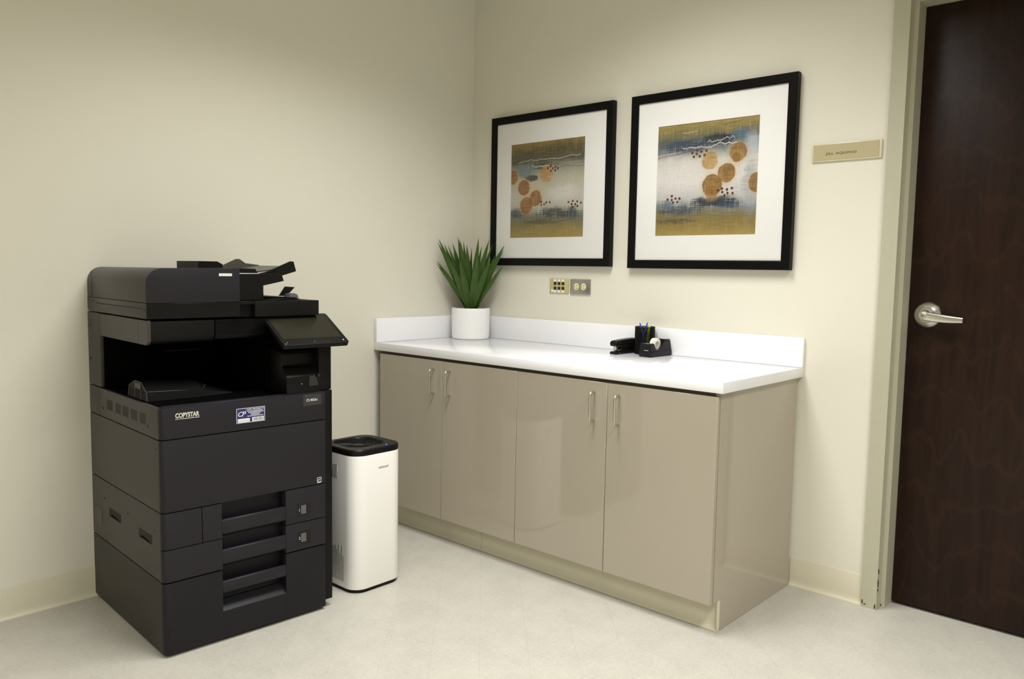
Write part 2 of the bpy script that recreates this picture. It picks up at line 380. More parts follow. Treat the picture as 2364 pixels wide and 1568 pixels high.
# door frame (hollow metal, stepped) and door
fr = MB(); PX = [(DX0, -.016), (DX0+.054, -.016), (DX0+.057, .0225), (DX0+.071, .0235), (DX0+.072, .0930), (DX0+.072, .139), (DX0+.031, .139), (DX0+.031, .001), (DX0, .001)]
fr.prism(PX, 'z', 0, DZ)
fr.prism([(DX0+DX1-x, y) for x, y in PX], 'z', 0, DZ)
PH = [(y, DZ-(x-DX0)) for x, y in PX]
fr.prism(PH, 'x', DX0+.004, DX1-.004)
tr = fr.build('trim_1', M_FRAMEP, **S)
sc = MB()
for (x, y, z, sx, sz) in ((2.083, -.0165, .02, .008, .022), (2.092, -.0165, .012, .010, .006), (2.128, -.0165, .012, .006, .024), (2.137, .0215, .010, .006, .01)):
    pts = [(x+sx*(.5+.5*random.random())*math.cos(a*math.pi/5)*.5, z+sz*(.5+.5*random.random())*math.sin(a*math.pi/5)*.5) for a in range(10)]
    sc.prism(pts, 'y', y-.0004, y+.0004)
for z, hh in ((.145, .022), (.10, .03), (.075, .012)):
    sc.prism([(-.004+.006*random.random()-.012, z+hh*.5), (-.006, z+hh*.1), (-.010, z-hh*.5), (-.0155, z-hh*.1)], 'x', DX0+.0545, DX0+.0562)
sc.build('scuff_mark', M_SCUFF, parent=tr, label='dark chips in the frame paint near the floor')

DL, DRt = DX0+.074, DX1-.074
dd = MB(); dd.box(DL, DRt, .0945, .139, .012, DZ-.074, .0015)
door = dd.build('door_1', M_WOOD, loc=((DL+DRt)/2, .12, 0), **S)
def relp(o, parent):                # parent keeping the world place
    o.parent = parent; o.matrix_parent_inverse = Matrix.Translation(parent.location).inverted(); return o
KX, KZ = 2.2175, 1.083
h = MB()
h.lathe([(0, .070), (.026, .071), (.0275, .074), (.043, .086), (.0455, .090), (.0462, .0944), (0, .0944)], (KX, 0, KZ), 'y', 64)
relp(h.build('rose_plate', M_SATIN, smooth=25), door)
h = MB(); h.lathe([(0, .040), (.017, .040), (.0185, .043), (.0195, .072), (.0, .073)], (KX, 0, KZ), 'y', 40)
lev = relp(h.build('lever_handle', M_SATIN), door)
lv = bmesh.new(); rings = []
for i in range(15):
    q = i/14; x = KX-.004+q*.128; zc = KZ-.001-.010*q-.003*math.sin(q*3); hh = .0175*(1-q)+.0095*q+.001*math.sin(q*math.pi); yc = .046+.010*math.sin(q*math.pi)*.4-.004*q; th = .009*(1-q)+.0045*q
    if i == 0: hh *= .8
    ring = [lv.verts.new((x, yc+th*math.cos(a)*abs(math.cos(a))**-.3 if abs(math.cos(a)) > 1e-3 else yc, zc+hh*math.copysign(abs(math.sin(a))**.75, math.sin(a)))) for a in [2*math.pi*k/16 for k in range(16)]]
    rings.append(ring)
for i in range(14):
    for k in range(16): lv.faces.new((rings[i][k], rings[i][(k+1) % 16], rings[i+1][(k+1) % 16], rings[i+1][k]))
lv.faces.new(rings[0][::-1]); lv.faces.new(rings[-1])
h = MB(); h._merge(lv); g = h.build('lever_grip', M_SATIN, smooth=50); g.parent = lev
g.matrix_parent_inverse = Matrix.Identity(4)
h = MB(); h.lathe([(0, .0335), (.0085, .0335), (.0095, .036), (.0095, .042), (0, .042)], (KX-.001, 0, KZ-.001), 'y', 32)
h.mi = 1; h.box(KX-.0055, KX+.0015, .0330, .0337, KZ-.0025, KZ)
ky = h.build('keyhole_cylinder', [M_SATIN, M_DARKGAP]); ky.parent = lev

# ------------------------------------------------------------------ ceiling lights and added fill
for i, (x, y, rz, e, sp_) in enumerate(TROFFERS_AND_FILL):
    r_ = root('ceiling_and_fill_light', (x, y, CEIL), rz, label='', category='ceiling light', group='recessed ceiling lights')
    r_['label'] = ['recessed ceiling light above the copier and counter corner', 'recessed ceiling light above the floor in front of the door', 'added fill light along the left wall, behind the camera', 'added fill light at the far right, behind the camera'][i]
    b = MB()
    for (a0, a1, b0, b1) in ((-.305, -.285, -.61, .61), (.285, .305, -.61, .61), (-.285, .285, -.61, -.59), (-.285, .285, .59, .61)): b.box(a0, a1, b0, b1, -.012, -.0005)
    b.build('frame', M_FIX, r_)

# ------------------------------------------------------------------ cabinets
YD = -.646                          # face of the door leaves
ZB, ZT, ZK = .1083, .8135, .1083    # leaf bottom, leaf top, kick height
YC = -.627                          # carcass front
def pull(parent, x):
    b = MB(); z0, z1, y0, yo, rr = .668, .775, YD+.002, YD-.030, .012
    path = [(x, y0, z0)]
    path += [(x, yo+rr-rr*math.sin(a), z0+rr-rr*math.cos(a)) for a in [R(k*15) for k in range(0, 7)]]
    path += [(x, yo+rr-rr*math.cos(a), z1-rr+rr*math.sin(a)) for a in [R(k*15) for k in range(0, 7)]]
    path += [(x, y0, z1)]
    b.tube(path, .0042, 14)
    return b.build('handle', M_NICKEL, parent)
def leaf(parent, x0, x1, px):
    d = MB().box(x0+.0012, x1-.0012, YD, YC-.002, ZB, ZT, .0008, 1).build('door', M_LAM, parent)
    pull(d, px)
def carcass(parent, x0, x1):
    b = MB(); t = .018
    b.box(x0, x0+t, YC, -.013, ZK, .8272); b.box(x1-t, x1, YC, -.013, ZK, .8272)
    b.box(x0+t, x1-t, YC, -.013, ZK, ZK+t); b.box(x0+t, x1-t, -.025, -.013, ZK+t, .8272)
    b.box(x0+t, x1-t, YC, YC+.09, .8092, .8272)
    b.box(x0, x1, -.573, -.013, .002, ZK-.0005)
    return b.build('body', M_CARC, parent)
CA = root('base_cabinet', (.48, -.32, 0), label='taupe gloss base cabinet in the room corner, under the potted plant', category='cabinet', group='base cabinets under the white counter')
CB = root('base_cabinet', (1.36, -.32, 0), label='taupe gloss base cabinet at the right end, with the tall finished side panel', category='cabinet', group='base cabinets under the white counter')
parts_world = []
def seg_parent(fn, rt_, *a):
    before = set(bpy.data.objects); fn(rt_, *a)
    for o in set(bpy.data.objects)-before:
        if o.parent == rt_: o.matrix_parent_inverse = Matrix.Translation(rt_.location).inverted()
seg_parent(carcass, CA, .0435, .9158); seg_parent(leaf, CA, .0435, .4751, .4245); seg_parent(leaf, CA, .4751, .9158, .5268)
seg_parent(carcass, CB, .9162, 1.7795); seg_parent(leaf, CB, .9158, 1.3581, 1.302); seg_parent(leaf, CB, 1.3581, 1.8000, 1.4115)
def endpanel(rt_):
    MB().prism([(YC+.001, .8272), (YC+.001, ZK), (-.573, ZK), (-.573, .001), (-.013, .001), (-.013, .8272)], 'x', 1.7802, 1.7998, .0005, 1).build('side_panel', M_LAM, rt_)
seg_parent(endpanel, CB)
# cove base stuck on the toe kick, with a joint, turning out at the free end
kb = MB(); K0 = -.5742
prof = [(K0, .0008), (K0-.020, .0008), (K0-.020, .003), (K0-.013, .010), (K0-.008, .020), (K0-.0055, .032), (K0-.005, .100), (K0-.003, .1075), (K0, .1075)]
kb.prism(prof, 'x', .0437, .6680); kb.prism(prof, 'x', .6692, 1.7988)
kb.prism([(1.782, K0-.005), (1.790, K0-.0075), (1.7958, K0-.014), (1.7985, K0-.0205), (1.7994, K0-.0205), (1.7994, K0-.0004), (1.782, K0-.0004)], 'z', .0008, .118)
kb.build('baseboard_cabinet', M_BASE, smooth=50, **S)

# worktop with splashbacks
LT, DT, HT = 1.8171, .6492, .864
wt = root('countertop', (LT/2, -DT/2, HT), label='long white countertop with raised back edge, over the taupe cabinets', category='countertop')
o = MB().box(.0003, LT, -DT, -.0003, HT-.0368, HT, .0012, 2).build('worktop', M_QUARTZ, wt); o.matrix_parent_inverse = Matrix.Translation(wt.location).inverted()
o = MB().box(.0204, LT, -.0185, -.0003, HT+.0003, HT+.1135, .001, 2).build('backsplash', M_QUARTZ, wt); o.matrix_parent_inverse = Matrix.Translation(wt.location).inverted()
o = MB().box(.0003, .0200, -DT+.002, -.0003, HT+.0003, HT+.1135, .001, 2).build('backsplash', M_QUARTZ, wt); o.matrix_parent_inverse = Matrix.Translation(wt.location).inverted()

# ------------------------------------------------------------------ pictures
def picture(x0, x1, z0, z1, ax0, ax1, az0, az1, art, label):
    cx, cz = (x0+x1)/2, (z0+z1)/2
    r_ = root('picture_frame', (cx, 0, cz), label=label, category='picture', group='framed abstract prints')
    fwid = .0365; b = MB()
    P = [(0, -.004), (0, -.030), (.003, -.032), (fwid-.004, -.032), (fwid, -.0295), (fwid, -.012), (fwid-.008, -.012), (fwid-.008, -.004)]
    X0, X1, Z0, Z1 = x0-cx, x1-cx, z0-cz, z1-cz; bm = bmesh.new(); loops = []
    for (sx, sz) in ((0, 0), (1, 0), (1, 1), (0, 1)):
        loops.append([bm.verts.new(((X0+i) if not sx else (X1-i), y, (Z0+i) if not sz else (Z1-i))) for i, y in P])
    for k in range(4):
        A, B = loops[k], loops[(k+1) % 4]
        for i in range(len(P)): bm.faces.new((A[i], A[(i+1) % len(P)], B[(i+1) % len(P)], B[i]))
    b._merge(bm); b.build('frame', M_BLACKFR, r_, smooth=30)
    i = fwid-.007; ax0 -= cx; ax1 -= cx; az0 -= cz; az1 -= cz
    m = MB(); bx = [(X0+i, ax0-.0, Z0+i, Z1-i), (ax1, X1-i, Z0+i, Z1-i), (ax0, ax1, Z0+i, az0), (ax0, ax1, az1, Z1-i)]
    for (a0, a1, b0, b1) in bx: m.box(a0, a1, -.0235, -.0215, b0, b1)
    m.build('mat_board', M_MATB, r_, smooth=0)
    MB().box(ax0-.004, ax1+.004, -.0212, -.0200, az0-.004, az1+.004).build('art_print', art, r_, smooth=0)
    MB().box(X0+i, X1-i, -.0268, -.0256, Z0+i, Z1-i).build('glazing', M_GLAZE, r_, smooth=0)
picture(.1637, .913, 1.240, 1.9791, .2965, .7540, 1.3778, 1.8368, artA, 'left square black-framed print, muted grey with brown discs, above the potted plant')
picture(1.0097, 1.7534, 1.2345, 1.9787, 1.1465, 1.6045, 1.3746, 1.8367, artB, 'right square black-framed print, white and navy with golden discs, nearer the door')

# ------------------------------------------------------------------ wall plates
r_ = root('network_jack_plate', (.604, 0, 1.1445), label='tan wall plate with six dark red jack ports, left of the power outlet', category='wall plate')
b = MB(); b.box(-.0575, .0575, -.006, -.0003, -.0345, .0345, .0015, 2); b.build('plate', M_TAN, r_)
for j in range(2):
    for i in range(3):
        x = -.0235+i*.0243; z = .0115-j*.0225
        q = MB(); q.box(x-.0085, x+.0085, -.0066, -.0058, z-.0075, z+.0075, .0004, 1); q.mi = 1; q.box(x-.0015, x+.0085, -.0071, -.0060, z-.0065, z+.0065)
        q.build('jack_port', [M_MAROON, M_DARKGAP], r_)
        MB().box(x-.0075, x+.0072, -.0066, -.0058, z+(.0095 if j == 0 else -.0205), z+(.0205 if j == 0 else -.0095)).build('label_strip', M_WINK, r_)
MB().box(-.047, -.034, -.0066, -.0058, -.030, -.017).build('label_strip', M_WINK, r_)
r_ = root('power_outlet', (.7325, 0, 1.1440), label='brushed steel power outlet plate with two ivory sockets', category='power outlet')
b = MB(); b.box(-.0590, .0590, -.0075, -.0003, -.0355, .0355, .0012, 2); b.build('plate', M_STEEL, r_)
for x in (-.0205, .0215):
    q = MB(); oct_ = [(x+.0165*math.cos(a)*(.98), .0175*math.sin(a)) for a in [R(22.5+45*k) for k in range(8)]]
    q.prism(oct_, 'y', -.0098, -.0070, .0008, 2); q.mi = 1
    q.box(x-.0112, x-.0075, -.0101, -.0096, -.0020, .0020); q.box(x+.0010, x+.0080, -.0101, -.0096, .0052, .0078); q.box(x+.0010, x+.0080, -.0101, -.0096, -.0078, -.0052)
    q.build('socket', [M_IVORY, M_DARKGAP], r_)
# name sign
r_ = root('name_plate', (1.935, 0, 1.671), label='tan engraved name sign in a clear holder beside the door', category='sign')
b = MB(); b.box(-.1255, .1255, -.0075, -.0003, -.0325, .0325, .0015, 2); b.build('holder', mat('sign_holder', sr(214, 206, 178), .25), r_)
MB().box(-.1195, .1170, -.0090, -.0070, -.0272, .0292, .0006, 1).build('plate', M_SIGN, r_)
b = MB(); b.text('JILL AQUINO', .0112, TM(-.0730, -.0091, -.0085, (1, 0, 0), (0, 0, 1)), width=.112, spacing=1.1, bold=.0002); b.build('lettering', M_SIGNT, r_, smooth=0)

# ------------------------------------------------------------------ plant
PC = (.125, -.125)
pl = root('potted_plant', (PC[0], PC[1], HT), label='spiky green plant in a ribbed white pot on the counter corner', category='plant')
b = MB(); N = 240; ribs = 60
def rf(a, h): return 1+(.010*abs(math.sin(a*ribs/2)) if .006 < h < .150 else 0)
b.lathe([(.0, .0003), (.090, .0003), (.094, .003), (.0950, .010), (.0965, .080), (.0975, .146), (.0978, .154), (.0965, .157), (.0925, .157), (.0915, .154), (.090, .118), (0, .118)], n=N, rfun=rf)
b.build('pot', M_POT, pl, smooth=60)
b = MB(); b.lathe([(.0, .142), (.02, .146), (.055, .141), (.085, .139), (.0898, .132), (0, .125)], n=40); b.build('soil', M_SOIL, pl)
ndir = Vector((3.04-.125, -3.03+.125, 0)).normalized(); rdir = Vector((-ndir.y, ndir.x, 0))
def blade(tip_r, tip_z, tip_n, wd, base_a=0., curve=.02):
    B = rdir*(tip_r*.07)+ndir*(tip_n*.10)+Vector((0, 0, .140)); T = rdir*tip_r+ndir*tip_n+Vector((0, 0, tip_z-HT))
    side = rdir*math.cos(base_a)+ndir*math.sin(base_a); ax = (T-B).normalized(); side = (side-ax*side.dot(ax)).normalized(); nn = side.cross(ax)
    if nn.dot(ndir) < 0: nn = -nn
    outv = rdir*tip_r+ndir*tip_n; bm = bmesh.new(); rows = []; n = 14
    for i in range(n+1):
        q = i/n; c = B.lerp(T, q)-Vector((0, 0, 1))*0+outv*(-curve*4*q*(1-q))+Vector((0, 0, curve*2*q*(1-q)*abs(tip_r)*3))
        ww = wd*(.55+.45*math.sin(min(1, q/.45)*math.pi/2)) if q < .45 else wd*(1-((q-.45)/.55)**1.7)
        ww = max(ww, .0004)
        rows.append([bm.verts.new(c+side*(s*ww)+nn*(-abs(s)*ww*-.28+(0.0 if abs(s) > .1 else -.0))) for s in (-1, -.5, 0, .5, 1)])
    for i in range(n):
        for k in range(4): bm.faces.new((rows[i][k], rows[i][k+1], rows[i+1][k+1], rows[i+1][k]))
    r = bmesh.ops.solidify(bm, geom=list(bm.faces), thickness=.0007)
    m = MB(); m._merge(bm); m.build('leaf', M_LEAF, pl, smooth=60)
tips = [(-.166, 1.366, .035, .015, .2), (-.172, 1.352, .05, .014, -.4), (-.140, 1.345, -.01, .014, .5), (-.118, 1.335, .03, .013, .3), (-.098, 1.350, -.045, .015, -.3), (-.070, 1.378, .01, .017, .2),
        (-.060, 1.368, .05, .016, -.5), (-.042, 1.358, -.06, .015, .6), (-.024, 1.340, .035, .017, 0), (.035, 1.376, .015, .017, -.2), (.052, 1.335, -.04, .014, .4), (.088, 1.368, .03, .017, .3),
        (.105, 1.345, -.01, .015, -.6), (.165, 1.340, .055, .017, .1), (.160, 1.312, .08, .013, .6), (.158, 1.235, .06, .014, -.2), (-.172, 1.255, .065, .014, .3), (-.178, 1.245, .045, .010, -.5),
        (-.060, 1.270, .10, .017, .1), (.030, 1.285, .10, .018, -.1), (.095, 1.270, .11, .016, .2), (-.110, 1.265, .09, .016, 0), (.00, 1.330, -.06, .015, .9), (.07, 1.300, -.05, .015, -.9), (-.02, 1.30, .07, .017, .5), (.12, 1.29, .04, .016, -.3), (-.09, 1.30, .02, .016, .4)]
for tpl in tips: blade(*tpl)
for (a, b_) in ((-.04, .02), (.035, .03), (.05, -.01)):   # short base leaflets lying on the rim
    blade(a, 1.035, b_, .008)

# ------------------------------------------------------------------ desk things
# stapler (nose towards the room)
st = root('stapler', (1.068, -.114, HT), R(-2), label='black desk stapler with its jaw open, left of the mesh pencil cup', category='stapler')
b = MB(); hw = .017
b.prism([(-.083, .0005), (-.086, .004), (-.083, .010), (-.070, .012), (.055, .012), (.075, .016), (.080, .010), (.080, .0005)], 'x', -hw, hw, .0022, 3); b.build('base', M_BLK, st)
b = MB(); b.prism([(-.083, .033), (-.087, .040), (-.086, .048), (-.078, .054), (-.04, .057), (.03, .060), (.074, .060), (.082, .052), (.080, .016), (.045, .014), (.035, .026), (-.02, .030), (-.06, .030)], 'x', -hw, hw, .0045, 4); b.box(-.0125, .0125, -.046, .074, .0115, .034, .002, 2); b.build('arm', M_BLK, st)
b = MB(); b.box(-.008, .008, -.073, -.058, .016, .033, .0008, 1); b.build('staple_magazine', M_SATIN, st)
b = MB(); b.prism([(-.060, .0125), (-.062, .016), (-.030, .024), (-.028, .017)], 'x', -.012, .012, .0006, 1); b.build('anvil_plate', M_SATIN, st)
b = MB(); b.lathe([(0, hw), (.0022, hw), (.0024, hw+.001), (0, hw+.0014)], (0, -.060, .043), 'x', 16); b.build('rivet', M_SATIN, st)
b = MB(); b.lathe([(0, hw), (.0018, hw), (0, hw+.001)], (0, -.060, .006), 'x', 16); b.build('rivet', M_SATIN, st)
# pencil cup of black mesh
CC = (1.138, -.0670); CH = .118; CR = .0420
cu_ = root('pencil_cup', (CC[0], CC[1], HT), label='black wire mesh pencil cup holding pens, behind the tape dispenser', category='pencil cup')
b = MB(); b.lathe([(CR-.001, .0004), (CR+.0008, .001), (CR+.0008, .006), (CR-.001, .006), (CR-.001, .003), (0, .003), (0, .0004)], n=48); b.build('base', M_BLK, cu_)
b = MB(); b.lathe([(CR-.0008, CH-.003), (CR+.0016, CH-.003), (CR+.002, CH-.001), (CR+.0016, CH+.001), (CR-.0008, CH+.001), (CR-.0008, CH-.003)], n=48)
b.build('rim', M_BLK, cu_)
b = MB(); nh = 60
for s_ in (1, -1):
    for k in range(nh):
        a0 = 2*math.pi*k/nh
        b.tube([(CR*math.cos(a0+s_*q*.9), CR*math.sin(a0+s_*q*.9), .005+q*(CH-.008)) for q in [i/8 for i in range(9)]], .00105, 4, cap=False)
b.build('mesh_wall', M_BLK, cu_, smooth=0)
# pens
def pen(name, m, base, tip, r, label, cat, grp=None):
    b = MB(); B, T = Vector(base), Vector(tip); d = T-B
    b.tube([B, B+d*.02, B+d*.9, T-d*.015, T], r, 10, radii=[r*.4, r, r, r*.8, r*.4])
    o = b.build(name, m, loc=tuple(base)); o['label'] = label; o['category'] = cat
    if grp: o['group'] = grp
    return o
pz = HT+.0078
pen('pen', M_BLUE, (CC[0]+.004, CC[1]+.020, pz), (CC[0]-.028, CC[1]+.001, HT+.134), .0035, 'blue pen leaning to the left in the mesh cup', 'pen', 'blue pens in the cup')
pen('pen', M_BLUE, (CC[0]-.014, CC[1]-.022, pz), (CC[0]+.010, CC[1]+.003, HT+.138), .0035, 'blue pen leaning to the right in the mesh cup, beside the yellow highlighter', 'pen', 'blue pens in the cup')
hl = pen('highlighter', M_YEL, (CC[0]+.020, CC[1]-.016, pz+.002), (CC[0]+.027, CC[1]-.008, HT+.122), .0062, 'yellow highlighter standing in the black mesh cup', 'highlighter')
# tape dispenser
td = root('tape_dispenser', (1.2175, -.102, HT), R(-2), label='black tape dispenser with a white tape roll, right of the stapler', category='tape dispenser')
hw = .026
b = MB(); lowp = [(-.070, .0005), (.066, .0005), (.070, .006), (.068, .022), (-.072, .020), (-.073, .004)]
b.prism(lowp, 'x', -hw, hw, .0015, 2)
side = [(-.072, .020), (.068, .022), (.060, .056), (.054, .0635), (.034, .064), (.024, .055), (-.004, .028), (-.022, .023), (-.034, .029), (-.048, .051), (-.066, .051)]
for (a0, a1) in ((-hw+.0015, -hw+.009), (hw-.009, hw-.0015)): b.prism(side, 'x', a0, a1, .0010, 2)
b.prism([(-.0705, .020), (-.0655, .0500), (-.049, .0500), (-.035, .030), (-.026, .021)], 'x', -hw+.008, hw-.008)
b.prism([(.067, .020), (.059, .0555), (.052, .0625), (.040, .0625), (.040, .021)], 'x', -hw+.008, hw-.008)
b.prism([(-.04, .005), (.045, .005), (.045, .020), (-.04, .020)], 'x', -hw+.008, hw-.008)
b.build('body', M_CHARC if False else mat('dispenser_plastic', (.010, .0095, .010), .5, spec=.2), td)
b = MB(); b.box(-.012, .012, -.067, -.060, .0502, .0518, .0003, 1); b.build('cutter_blade', M_SATIN, td)
b = MB(); b.text('Scotch', .006, TM(.008-.010, -.0729, .024, (1, 0, 0), (0, -.17, 1)), width=.018); b.build('lettering', M_LOGO, td, smooth=0)
b = MB(); b.lathe([(.0125, -.0095), (.0235, -.0095), (.0245, -.0088), (.0245, .0088), (.0235, .0095), (.0125, .0095), (.0125, -.0095)], (0, -.006, .0440), 'x', 40)
tr_ = b.build('tape_roll', M_TAPE, td)
td.scale = (1.12, 1.12, 1.12); st.scale = (1.05, 1.0, 1.08)

# ------------------------------------------------------------------ air purifier
AX, AY = .5675, -1.1525; HWp = .1175
ap = root('air_purifier', (AX, AY, 0), label='white air purifier with black top on the floor between copier and cabinets', category='air purifier')
def rsq(h, r, n=10): return rrect(-h, h, -h, h, r, n)
b = MB(); b.prism(rsq(HWp-.006, .052), 'z', .0005, .0125); b.build('base', M_BLK, ap)
body = MB(); body.prism(rsq(HWp, .056), 'z', .0128, .5225, .004, 3)
body.build('housing', M_WPL, ap, smooth=35)
lid = MB(); bm = bmesh.new()
def loop(pts, z): return [bm.verts.new((x, y, z)) for x, y in pts]
no = len(rsq(HWp, .056))
L = [loop(rsq(HWp-.001, .055), .5228), loop(rsq(HWp, .056), .526), loop(rsq(HWp, .056), .541), loop(rsq(HWp-.004, .052), .5455)]
def sqc(r): # circle matched to the rounded square points
    out = []
    for (x, y) in rsq(HWp-.004, .052):
        a = math.atan2(y, x); out.append((r*math.cos(a)-.010, r*math.sin(a)-.004))
    return out
L += [loop(sqc(.097), .5455), loop(sqc(.094), .5415), loop(sqc(.088), .5320), loop(sqc(.02), .5290)]
for i in range(len(L)-1):
    for k in range(no): bm.faces.new((L[i][k], L[i][(k+1) % no], L[i+1][(k+1) % no], L[i+1][k]))
bm.faces.new(L[0][::-1]); bm.faces.new(L[-1]); lid._merge(bm)
ld_ = lid.build('lid', M_BLK, ap, smooth=30)
gr = MB()
for k in range(60):
    a = 2*math.pi*k/60
    gr.tube([(-.010+.020*math.cos(a-.5), -.004+.020*math.sin(a-.5), .5345), (-.010+.055*math.cos(a-.2), -.004+.055*math.sin(a-.2), .5362), (-.010+.093*math.cos(a), -.004+.093*math.sin(a), .5400)], .0011, 5)
for rr in (.032, .046, .060, .074, .086):
    gr.lathe([(rr-.0012, .5350), (rr+.0012, .5350), (rr+.0012, .5370), (rr-.0012, .5370), (rr-.0012, .5350)], (-.010, -.004, .001), n=48)
gr.lathe([(0, .531), (.020, .531), (.021, .5355), (0, .5375)], (-.010, -.004, 0), n=32)
g = gr.build('air_grille', M_BLK, ld_)
b = MB(); b.lathe([(0, .5453), (.0025, .5453), (.0025, .5459), (0, .5459)], (.098, .045, 0), n=12); b.build('power_light', M_LED, ap)
b = MB(); b.text('AIRSOAP', .011, TM(HWp+.0003, -.0075-.0, .4640, (0, 1, 0), (0, 0, 1)), width=.047); b.build('lettering', M_GREYINK, ap, smooth=0)
# side vents on the left face
v = MB(); v.mi = 0; v.box(-.092, .010, -HWp-.0006, -HWp+.002, .4260, .4780, .002, 2)
v.mi = 1
for k in range(13):
    x = -.088+k*.0078; v.prism([(x, .428), (x+.0022, .428), (x+.0052, .476), (x+.0030, .476)], 'y', -HWp-.0016, -HWp-.0004)
v.build('side_vent', [M_DARKGAP, M_WPL], ap)
v = MB()
for i in range(12):
    x = .045-i*.0095; top = 16+int(7*abs(math.sin(i*1.7)))
    for j in range(top):
        z = .040+j*.0062; v.box(x-.0019, x+.0019, -HWp-.0006, -HWp+.001, z-.0016, z+.0016)
v.build('perforation', M_DARKGAP, ap, smooth=0)

# ------------------------------------------------------------------ copier
TH = .065
cp = root('photocopier', (.663, -1.969, 0), R(90)-TH, label='large charcoal office photocopier with tilted touch screen, by the left wall', category='photocopier')
WF, DP = .563, .675
def front_panel(z0, z1, x0=0., x1=WF, y1=.02, r=.018):
    """outline in plan of a front cover whose left front corner is rounded"""
    if x0: return [(x1, 0), (x1, y1), (x0, y1), (x0, 0)]
    return [(x1, 0), (x1, y1), (.0115, y1), (.0115, r+.0005), (0, r+.0005)] + [(r*(1-math.cos(R(a))), r*(1-math.sin(R(a)))) for a in range(0, 91, 15)]
def fpan(b, z0, z1, x0=0., x1=WF, y1=.05, bev=.0012): b.prism(front_panel(z0, z1, x0, x1, y1), 'z', z0, z1, bev, 2)
# chassis
b = MB(); b.box(.010, .566, .052, .66, .022, .780); b.build('chassis', M_BLK2, cp)
for (x, y) in ((.05, .08), (.53, .08), (.05, .60), (.53, .60)):
    b = MB(); b.lathe([(0, .0005), (.020, .0005), (.020, .010), (.012, .012), (.012, .0225), (0, .0225)], (x, y, 0), n=20); b.build('foot', M_BLK, cp)
VENTM = mat('vent_shadowed_plastic', (.016, .014, .012), .6)
# left side covers
def side_cover(z0, z1, y0=.0200, y1=DP, x0=.0, x1=.010, m=M_CHARS, bev=.0012): 
    return MB().box(x0, x1, y0, y1, z0, z1, bev, 2).build('side_cover', m, cp)
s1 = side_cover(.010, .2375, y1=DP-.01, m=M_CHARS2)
s2_ = side_cover(.2405, .4565)
for (y0, y1) in ((.089, .200), (.370, .483)):
    q = MB(); q.box(-.0008, .004, y0, y1, .342, .3705); q.mi = 1
    q.prism([(y0+.006, .3425), (y1-.004, .3425), (y1-.030, .352), (y0+.03, .350)], 'x', -.0012, -.0006)
    q.build('hand_hole', [M_DARKGAP, M_BLK2], s2_)
MB().box(-.0006, .002, .567, .642, .286, .346).build('rating_label', mat('grey_label', (.05, .052, .056), .4), s2_)
s3 = side_cover(.4595, .6825)
s4 = side_cover(.6855, .783, y1=.548); side_cover(.6855, .783, y0=.5495)
for (y0, y1) in ((.118, .172), (.194, .250), (.271, .327), (.345, .397), (.424, .480)):
    v = MB(); v.box(-.0003, .002, y0+.001, y1-.002, .7172, .7510)
    for c in range(2):
        for rr in range(9):
            yy = y0+(y1-y0)*(.02+.52*c); z = .7175+rr*.0037
            v.box(-.0008, .001, yy, yy+(y1-y0)*.42, z+.0019, z+.0034)
    v.build('vent_grille', VENTM, s4, smooth=0)
for (y, z) in ((.520, .715), (.100, .716), ): v = MB(); v.lathe([(0, -.0008), (.0045, -.0008), (.0045, .002), (0, .002)], (0, y, z), 'x', 14); v.build('screw', M_DARKGAP, s4)
for (y, z) in ((.036, .655),): v = MB(); v.lathe([(0, -.0008), (.004, -.0008), (.004, .002), (0, .002)], (0, y, z), 'x', 14); v.build('screw', M_DARKGAP, s3)
for (y, z) in ((.535, .392), (.300, .392), (.066, .392)): v = MB(); v.lathe([(0, -.0008), (.0035, -.0008), (.0035, .002), (0, .002)], (0, y, z), 'x', 14); v.build('screw', M_DARKGAP, s2_)
# front covers
b = MB(); fpan(b, .6865, .7835); b.box(.012, .560, .002, .03, .7835, .786, .001, 1)
fc = b.build('front_cover', M_CHARC, cp, label='top front strip with maker lettering and stickers')
b = MB(); fpan(b, .4600, .6835); b.build('front_door', M_CHARC, cp)
b = MB(); b.box(-.0004, .0004, .0, .003, 0, .0001)
# right seam strip and side cover (black)
b = MB(); b.box(.566, .598, .012, .655, .028, .786, .002, 2); b.box(.540, .590, .10, .60, .001, .03); b.build('side_cover', M_BLK, cp, label='black right side cover')
# drawers with pulls in the shared central recess
RX0, RX1 = .187, .410
def recess_wall(b, z0, z1):
    b.box(RX0, RX1, .046, .051, z0, z1)
def handle_bar(zt, zb, parent):
    h_ = MB(); h_.prism([(.0015, zb+.001), (.0, zb+.004), (.0, zt-.003), (.003, zt), (.012, zt-.001), (.034, zb-.012), (.030, zb-.016)], 'x', RX0+.0005, RX1-.0005, .0008, 1)
    return h_.build('handle', M_CHARC, parent)
def indicator(zc, parent, txt):
    q = MB(); q.mi = 0; q.box(.452, .505, -.0006, .001, zc-.024, zc+.024, .0004, 1)
    q.mi = 1; q.box(.467, .486, -.0012, 0, zc-.016, zc+.014); q.mi = 2
    q.text(txt, .014, TM(.4575, -.0012, zc-.006, (1, 0, 0), (0, 0, 1))); q.build('level_indicator', [mat('indicator_panel', (.013, .012, .014), .4, spec=.2), M_LGREY, M_LOGO], parent, smooth=0)
# drawer 1
b = MB(); fpan(b, .3435, .4570, 0, .1215); fpan(b, .3435, .4570, .1235, RX0); fpan(b, .3375, .4570, RX1, WF); recess_wall(b, .3385, .4570)
d1 = b.build('paper_drawer', M_CHARC, cp); handle_bar(.4030, .3550, d1); indicator(.382, d1, '1')
